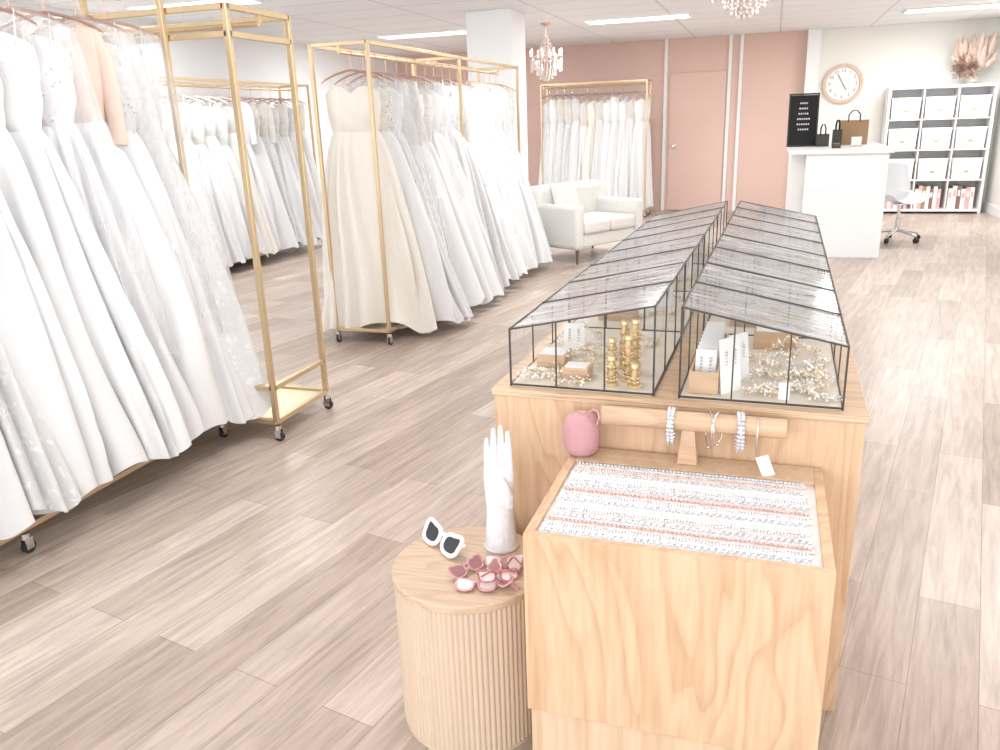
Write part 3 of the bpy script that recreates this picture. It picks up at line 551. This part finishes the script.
def block(label,p,w,d,h,m='dowel',name='wooden_riser'):
    t=thing(name,label,'display riser',p,RA); obj('block',MB().box(-w/2,w/2,-d/2,d/2,0,h),m,t,bevel=.002); obj('pad',MB().box(-w/2+.006,w/2-.006,-d/2+.006,d/2-.006,h,h+.002),'cardw',t); return t
def vine(label,p,rz,ln,seed,gold=True,group=None,up=0):
    rn=random.Random(seed); t=thing('hair_vine',label,'hair accessory',p,rz,group); n=max(4,int(ln/.008)); pts=[((i/n-.5)*ln,.018*math.sin(i*.5+seed),.006+.004*math.sin(i*.9)+up*math.sin(PI*i/n)) for i in range(n+1)]
    obj('wire',MB().tube(pts,.0009,5),'leafg' if gold else 'silver',t); b=MB(); l=MB()
    for q in pts:
        for w in range(3):
            a=rn.uniform(0,6.28); r=rn.uniform(.004,.016); c=(q[0]+r*math.cos(a),q[1]+r*math.sin(a),max(.004,q[2]+rn.uniform(-.002,.014))); b.ball(c,rn.uniform(.0016,.0034),6,4)
        for w in range(2):
            a=rn.uniform(0,6.28); d=Vector((math.cos(a),math.sin(a),.5)).normalized(); w_=Vector((-math.sin(a),math.cos(a),0))*.0034; c=Vector(q)
            l.add([c,c+d*.009+w_,c+d*.020,c+d*.009-w_],[(0,1,2,3)])
    obj('pearls',b,'pearl',t); obj('leaves',l,'leafg' if gold else ('leafw' if seed%2 else 'crystal'),t,smooth=False)
def card(label,p,rz,w,h,lean=0,earr=True,group=None,m='cardw'):
    t=thing('earring_card',label,'earring card',p,rz,group); o=obj('card',MB().box(-w/2,w/2,0,.0015,0,h),m,t); o.rotation_euler=(R(lean),0,0)
    if earr:
        for sx in(-1,1):
            b=MB()
            for q in range(5): b.ball((sx*w*.22,-.003,h*.76-q*.008),.0036-q*.0003,6,4)
            o=obj('earring',b,'crystal',t); o.rotation_euler=(R(lean),0,0)
block('pale wooden block inside the front left case',at('left',-.03,.10),.07,.06,.03)
block('white topped low block at the left of the front left case',at('left',-.12,.20),.08,.08,.035)
vine('gold leaf and pearl hair vine lying left in the front left case',at('left',-.105,.085),.4,.11,1); vine('pearl hair comb sprig beside the block in the front left case',at('left',-.06,.04),-.2,.08,2)
vine('long gold vine at the back of the front left case',at('left',-.02,.30),.2,.2,3); vine('gold hair vine behind the ring posts in the left case',at('left',.06,.27),-.3,.12,4)
vine('silver sprig in the near left corner of the front left case',at('left',-.14,.03),.9,.05,51,False); vine('arched gold tiara behind the block in the front left case',at('left',-.04,.17),.1,.11,52,True,up=.05)
vine('arched pearl tiara deep in the front left case',at('left',-.1,.42),.1,.13,53,False,up=.05); vine('gold vine deep beside the high side of the front left case',at('left',.1,.40),1.2,.16,54)
card('white card standing behind the wooden block in the left case',at('left',-.10,.34),.1,.06,.08,-8)
t=thing('card_tray','long wooden slotted tray of cards at the left of the front right case','card tray',at('right',-.13,.03),RA)
tb_=obj('tray_body',MB().loft([[(-.035,0,z),(.035,0,z),(.035,.38,z),(-.035,.38,z)] if k==0 else [(-.029,.006,z),(.029,.006,z),(.029,.374,z),(-.029,.374,z)] for k,z in((0,0),(0,.055),(1,.055),(1,.006))]),'dowel',t,bevel=.001)
obj('inner_lining',MB().box(-.028,.028,.007,.373,.006,.012),'felt',t)
for i in range(9):
    p=at('right',-.13,.07+i*.036); card('white earring card, %s from the front in the wooden slotted tray'%ORD[i],(p[0],p[1],p[2]+.0125),RA,.05,.085,-14,group='earring cards in the wooden tray')
card('tall white lace-patterned card standing beside the wooden tray',at('right',-.065,.06),.9,.07,.135,-6)
card('second tall white card standing deeper in the right case',at('right',-.05,.16),.9,.07,.12,-6)
card('small white price card at the front glass of the right case',at('right',.055,.03),-.1,.025,.04,-12,False)
vine('silver and pearl headpiece lying in the front right case',at('right',.07,.10),.5,.14,5,False); vine('gold pearl branch headpiece at the right side of the front case',at('right',.11,.07),-.4,.10,6)
vine('blush and gold hair vine further back in the right case',at('right',.06,.2),.1,.16,7); vine('pearl vine near the low side of the right case',at('right',.12,.27),1.3,.14,8,False)
vine('arched silver tiara in the middle of the front right case',at('right',.04,.15),.0,.13,60,False,up=.06); vine('arched gold tiara behind the silver tiara in the right case',at('right',.07,.32),.1,.15,62,True,up=.06)
vine('gold sprig by the front glass of the right case',at('right',.005,.045),.2,.07,63); vine('silver sprig in the low corner of the front right case',at('right',.15,.035),.8,.05,64,False)
vine('arched gold tiara near the low side of the front right case',at('right',.12,.15),.2,.10,65,True,up=.04)
for i,(x,y) in enumerate([(-.15,.10),(-.09,.14),(-.13,.27),(-.03,.23),(.0,.045),(-.05,.38),(.02,.42),(-.15,.36),(.02,.35),(-.07,.50),(.08,.50)]):
    vine('small gold and pearl hair sprig scattered on the floor of the front left case',at('left',x,y),i*1.3,.045,80+i,True,'small hair sprigs in the front left case')
for i,(x,y) in enumerate([(.02,.08),(.14,.10),(.01,.22),(.10,.20),(.15,.20),(.02,.29),(.15,.34),(.09,.40),(.14,.45),(-.03,.33),(-.05,.45)]):
    vine('small gold and pearl hair sprig scattered on the floor of the front right case',at('right',x,y),i*1.1,.045,100+i,True,'small hair sprigs in the front right case')
block('pale riser under the roof of the front right case',at('right',.03,.50),.12,.07,.05)
for i in range(1,4):
    for s in('left','right'):
        q='%s case of the %s row'%(ORD[i],s)
        block('wooden riser with white pad inside the '+q,at(s,-.05,.15,i),.12,.1,.04); vine('gold pearl hair vine lying in the '+q,at(s,.07,.2,i),.6,.2,10+i*3+(s=='left')); vine('silver pearl hair vine at the back of the '+q,at(s,.03,.45,i),-.2,.22,30+i*3+(s=='left'),False)
        for j in range(3): card('white earring card, %s from left in the %s'%(ORD[j],q),at(s,-.1+j*.09,.32,i),.1,.06,.085,-10,group='earring cards in the glass cases')
# ------------------------------------------------------------------ front box
BX0,BX1,BY0,BY1,BH,BB=-.425,.155,1.36,1.828,.665,.245
bb=thing('base_box','pale plywood base under the front display box','pedestal',((BX0+BX1)/2,BY0,0))
hw=(BX1-BX0)/2
obj('front_panel',MB().box(-hw+.006,hw-.006,.01,.026,0,BB-.001),'plyl',bb); obj('side_panel',MB().box(-hw+.006,-hw+.022,.026,.44,0,BB-.001),'plyl',bb); obj('side_panel',MB().box(hw-.022,hw-.006,.026,.44,0,BB-.001),'plyl',bb); obj('back_panel',MB().box(-hw+.022,hw-.022,.424,.44,0,BB-.001),'plyl',bb)
dbx=thing('display_box','plywood display box with sunken tray of crystal strips in the foreground','display box',((BX0+BX1)/2,BY0,BB))
D=BY1-BY0; h=BH-BB; w_=.020
obj('front_panel',MB().box(-hw,hw,0,w_,0,h),'ply',dbx,bevel=.001); obj('side_panel',MB().box(-hw,-hw+w_,w_,D,0,h),'ply',dbx,bevel=.001); obj('side_panel',MB().box(hw-w_,hw,w_,D,0,h),'ply',dbx,bevel=.001)
obj('back_ledge',MB().box(-hw+w_,hw-w_,.382,D,0,h),'plyl',dbx,bevel=.001); obj('bottom_panel',MB().box(-hw+w_,hw-w_,w_,.382,0,.012),'ply',dbx)
obj('tray_lining',MB().box(-hw+w_,hw-w_,w_,.382,h-.03,h-.008),'lining',dbx)
ns=15; y0=BY0+w_+.003; dy=(.382-w_-.006)/ns; tz=BH-.0078; x0,x1=BX0+w_+.004,BX1-w_-.010
looks=[('satw','crystal','white satin band with clear crystals'),('blush','cryst2','blush satin band with rose crystals'),('satw','pearl','white satin band with pearls'),('cardw','crystal','white band with silver crystals'),('blush','crystal','blush band with silver crystals')]
rn=random.Random(8)
for i in range(ns):
    a,b_,d=looks[[0,3,1,0,4,2,0,3,1,4,0,2,3,1,0][i]]; yc=y0+(i+.5)*dy
    t=thing('beaded_belt','%s, %s strip from the front in the sunken tray'%(d,ORD[i]),'beaded belt',((x0+x1)/2,yc,tz),0,'beaded strips in the sunken tray')
    L_=(x1-x0)/2; e0=rn.uniform(0,.012); e1=rn.uniform(0,.012)
    n=120; rb_=dy*.40
    pts=[(-L_+e0+(2*L_-e0-e1)*k/n,.0008*math.sin(k*.25+i),.0026) for k in range(n+1)]
    obj('satin_band',MB().tube(pts,[rb_*(1+.16*abs(math.sin(k*PI/5))) for k in range(n+1)],8,flat=.26),a,t,ang=60)
    m=MB(); k=0; x=-L_+e0+.006
    while x<L_-e1-.005:
        if i%3==2: m.ball((x,0,.0070),.0040,8,5).ball((x+.004,.0055,.0055),.0020,6,4).ball((x+.004,-.0055,.0055),.0020,6,4); x+=.0086
        elif i%3==0:
            m.ball((x,0,.0072),.0048,8,4,.8)
            for q in range(6): m.ball((x+.0062*math.cos(q*PI/3),.0062*math.sin(q*PI/3),.0058),.0019,6,4)
            x+=.0128
        else:
            yy=.0042*math.sin(k*.8); m.ball((x,yy,.0066),.0032,6,4).ball((x,-yy,.0062),.0024,6,4); x+=.0062
        k+=1
    obj('crystal_beading',m,b_,t)
st=thing('bracelet_stand','round wooden T-bar bracelet stand behind the sunken tray','bracelet stand',(-.145,1.785,BH+.0005))
obj('bar',MB().loft([[(x,r*math.cos(2*PI*k/28),.105+r*math.sin(2*PI*k/28)) for k in range(28)] for x,r in((-.205,.021),(-.203,.023),(.213,.023),(.215,.021))]),'dowel',st)
obj('stem',MB().loft([[(-.024,-.014,.0),(.024,-.014,.0),(.024,.014,.0),(-.024,.014,.0)],[(-.015,-.010,.085),(.015,-.010,.085),(.015,.010,.085),(-.015,.010,.085)]]),'dowel',st,bevel=.002)
def bracelet(label,x,rx,rz_,kind,tagged=False,tilt=0):
    zc=BH+.1055+.023+.0045-rz_
    t=thing('bracelet',label,'bracelet',(x,1.785,zc),tilt,'bracelets hanging on the wooden bar')
    m=MB(); n=26
    obj('band',MB().tube([(0,rx*math.cos(2*PI*k/n),rz_*math.sin(2*PI*k/n)) for k in range(n)],.0018,6,closed=True),'silver',t)
    if kind=='beads':
        for k in range(n):
            for dx in(-.0045,.0045): m.ball((dx,rx*math.cos(2*PI*k/n),rz_*math.sin(2*PI*k/n)),.0052,7,5)
        obj('beads',m,'crystal',t)
    else:
        obj('clasp',MB().ball((0,0,-rz_),.004),'silver',t)
    if tagged:
        k=obj('tag',MB().box(-.014,.014,-.0006,.0006,-.05,0),'cardw',t); k.location=(.012,-rx,-.02-rz_*.5); k.rotation_euler=(0,R(-22),0)
bracelet('clear crystal bracelet hanging left on the wooden bar',-.185,.031,.042,'beads'); bracelet('thin silver bangle left of the pair on the bar',-.098,.033,.044,'thin',tilt=.35); bracelet('thin silver bangle right of the pair on the bar',-.080,.031,.040,'thin',tilt=-.35)
bracelet('crystal bracelet without a tag hanging right on the bar',-.030,.032,.044,'beads',tilt=.1); bracelet('slim silver bracelet with white paper tag at the bar end',.008,.031,.044,'thin',True)
sp=thing('speaker','small round dusty pink fabric speaker with carry loop','speaker',(-.400,1.785,BH+.0005))
obj('fabric_body',MB().lathe([(.022,0),(.032,.003),(.040,.012),(.0448,.028),(.0462,.050),(.0448,.072),(.040,.089),(.032,.099),(.022,.103)],40),'rose',sp); obj('top_cap',MB().lathe([(.021,.1028),(.020,.1042),(.002,.1050)],28),'pinkpl',sp)
obj('carry_loop',MB().tube([(.020,-.018,.099),(.026,-.026,.118),(.036,-.030,.128),(.046,-.030,.124),(.050,-.028,.108),(.043,-.024,.088)],.0030,6),'pinkpl',sp)
# ------------------------------------------------------------------ round table
TC=(-.645,1.612); TR=.188; TH=.42
tb=thing('side_table','round fluted oak side table at the front left of the display box','side table',(TC[0],TC[1],0))
obj('tabletop',MB().lathe([(TR-.003,TH-.022),(TR,TH-.019),(TR,TH-.003),(TR-.003,TH)],96),'oak',tb)
n=88; ring=[]
for k in range(n*8):
    a=2*PI*k/(n*8); q=(k%8)/8; r=TR-.007+.0036*abs(math.sin(PI*q)); ring.append((r*math.cos(a),r*math.sin(a)))
obj('fluted_body',MB().loft([[(x,y,.008) for x,y in ring],[(x,y,TH-.022) for x,y in ring]]),'flute',tb,ang=50)
obj('base_ring',MB().lathe([(TR-.012,0),(TR-.004,.0),(TR-.004,.010),(TR-.012,.010)],64),'flute',tb)
hd=thing('display_hand','white ceramic display hand with upright fingers on the round table','display hand',(-.592,1.712,TH+.0005),R(8))
m=MB()
def ell(z,a,b,cx=0,cy=0,n=24): return [(cx+a*math.cos(2*PI*k/n),cy+b*math.sin(2*PI*k/n),z) for k in range(n)]
m.loft([ell(0,.042,.038),ell(.012,.042,.038),ell(.04,.039,.035),ell(.07,.036,.031),ell(.10,.034,.027),ell(.13,.036,.024),ell(.16,.038,.022),ell(.19,.039,.019),ell(.21,.038,.016),ell(.222,.032,.012)])
for cx,ln,r in((-.0285,.072,.0086),(-.0097,.098,.0090),(.0097,.106,.0092),(.0285,.092,.0087)):
    dx=cx*-.08; pts=[(cx,0,.185),(cx+dx*.2,-.001,.220),(cx+dx*.5,-.004,.220+ln*.45),(cx+dx*.8,-.006,.220+ln*.8),(cx+dx,-.006,.220+ln)]
    m.tube(pts,[r*1.1,r*1.02,r*.96,r*.84,r*.6],12); m.ball(pts[-1],r*.62,12,8)
pts=[(.026,-.008,.120),(.029,-.018,.145),(.023,-.023,.172),(.014,-.025,.195)]; m.tube(pts,[.014,.0115,.0095,.0062],12); m.ball(pts[-1],.0063,12,8)
o=obj('hand_form',m,'hand',hd,ang=180); rm=o.modifiers.new('r','REMESH'); rm.mode='VOXEL'; rm.voxel_size=.0014; rm.use_smooth_shade=True; sm=o.modifiers.new('s','SMOOTH'); sm.iterations=3
obj('plinth_disc',MB().lathe([(.043,0),(.045,.004),(.043,.010)],32),'hand',hd)
def cateye(sx,w,n=32):
    pts=[]
    for k in range(n):
        a=2*PI*k/n; c,s_=math.cos(a),math.sin(a); x=w*math.copysign(abs(c)**.8,c); z=w*.78*math.copysign(abs(s_)**.85,s_)
        q=max(0,sx*c)*max(0,s_); x+=sx*q*w*.42; z+=q*w*.55
        pts.append((x,z))
    return pts
def glasses(label,p,rz,rot,mf,ml,group=None,open_=True,sc=1,roll=0,fr=.0034):
    t=thing('sunglasses',label,'sunglasses',p,rz,group); M_=Matrix.Rotation(R(rot),4,'X')@Matrix.Rotation(R(roll),4,'Y')@Matrix.Scale(sc,4)
    def pt(x,y,z): return tuple(M_@Vector((x,y,z)))
    FR=MB()
    for sx in(-1,1):
        FR.tube([pt(sx*.034+x,0,z+.024) for x,z in cateye(sx,.026)],fr*sc,8,closed=True,flat=1)
        L_=MB().loft([[pt(sx*.034+x,y,z+.024) for x,z in cateye(sx,.0255)] for y in(-.001,.001)]); obj('lens',L_,ml,t,smooth=False)
    FR.tube([pt(-.012,0,.032),pt(0,-.002,.036),pt(.012,0,.032)],.0035*sc,8)
    obj('frame',FR,mf,t)
    for sx in(-1,1):
        x=sx*.066
        if open_: q=[pt(x,.0,.037),pt(x,.05,.036),pt(x,.10,.033),pt(x,.125,.015)]
        else: q=[pt(x,.003,.037),pt(x*.9,.010+.004*sx,.036),pt(-x*.4,.011+.004*sx,.034),pt(-x*.8,.011+.004*sx,.02)]
        obj('temple',MB().tube(q,[.004*sc,.0035*sc,.003*sc,.003*sc],8),mf,t)
glasses('white cat-eye sunglasses with black lenses on the round table',(-.742,1.645,TH+.0045),R(-34),-34,'cardw','blk',open_=False,sc=1.2,fr=.0048)
pk='pile of pink cat-eye sunglasses on the round table'
dx=.022
glasses('pale-lensed pink sunglasses lying nearest the front rim of the table',(-.605+dx,1.492,TH+.005),R(14),-70,'pinkpl','pearlens',pk,False,.76)
glasses('dark-lensed pink sunglasses in the middle of the pile',(-.578+dx,1.540,TH+.014),R(-40),-56,'pinkpl','pinklens',pk,True,.76,8)
glasses('pale-lensed deep pink sunglasses closest to the plywood box',(-.535+dx,1.565,TH+.012),R(75),-60,'redpl','pearlens',pk,False,.76)
glasses('dark-lensed pink sunglasses leaning at the left of the pile',(-.640+dx,1.560,TH+.005),R(60),-52,'pinkpl','pinklens',pk,False,.76)
glasses('pale-lensed pink sunglasses lying on top of the pile beside the hand',(-.572+dx,1.600,TH+.010),R(8),-64,'pinkpl','pearlens',pk,True,.74,-6)
glasses('upside down deep pink sunglasses at the front of the pile',(-.556+dx,1.512,TH+.024),R(200),66,'redpl','pearlens',pk,False,.74)
# ------------------------------------------------------------------ lighting
def area(n,loc,rot,sx,sy,e,c=(1,1,1)):
    l=bpy.data.lights.new(n,'AREA'); l.shape='RECTANGLE'; l.size=sx; l.size_y=sy; l.energy=e; l.color=c
    o=bpy.data.objects.new(n,l); COL.objects.link(o); o.location=loc; o.rotation_euler=rot
area('shop_window_light',(-1.6,-1.7,1.45),(R(90),0,0),8,2.1,155,(.95,.975,1))
area('shop_window_right',(2.8,2.6,1.5),(R(90),0,R(90)),5.0,1.9,46,(.96,.98,1))
w=bpy.data.worlds.new('world'); S.world=w; w.use_nodes=True; w.node_tree.nodes['Background'].inputs[0].default_value=(.95,.975,1,1); w.node_tree.nodes['Background'].inputs[1].default_value=1.1
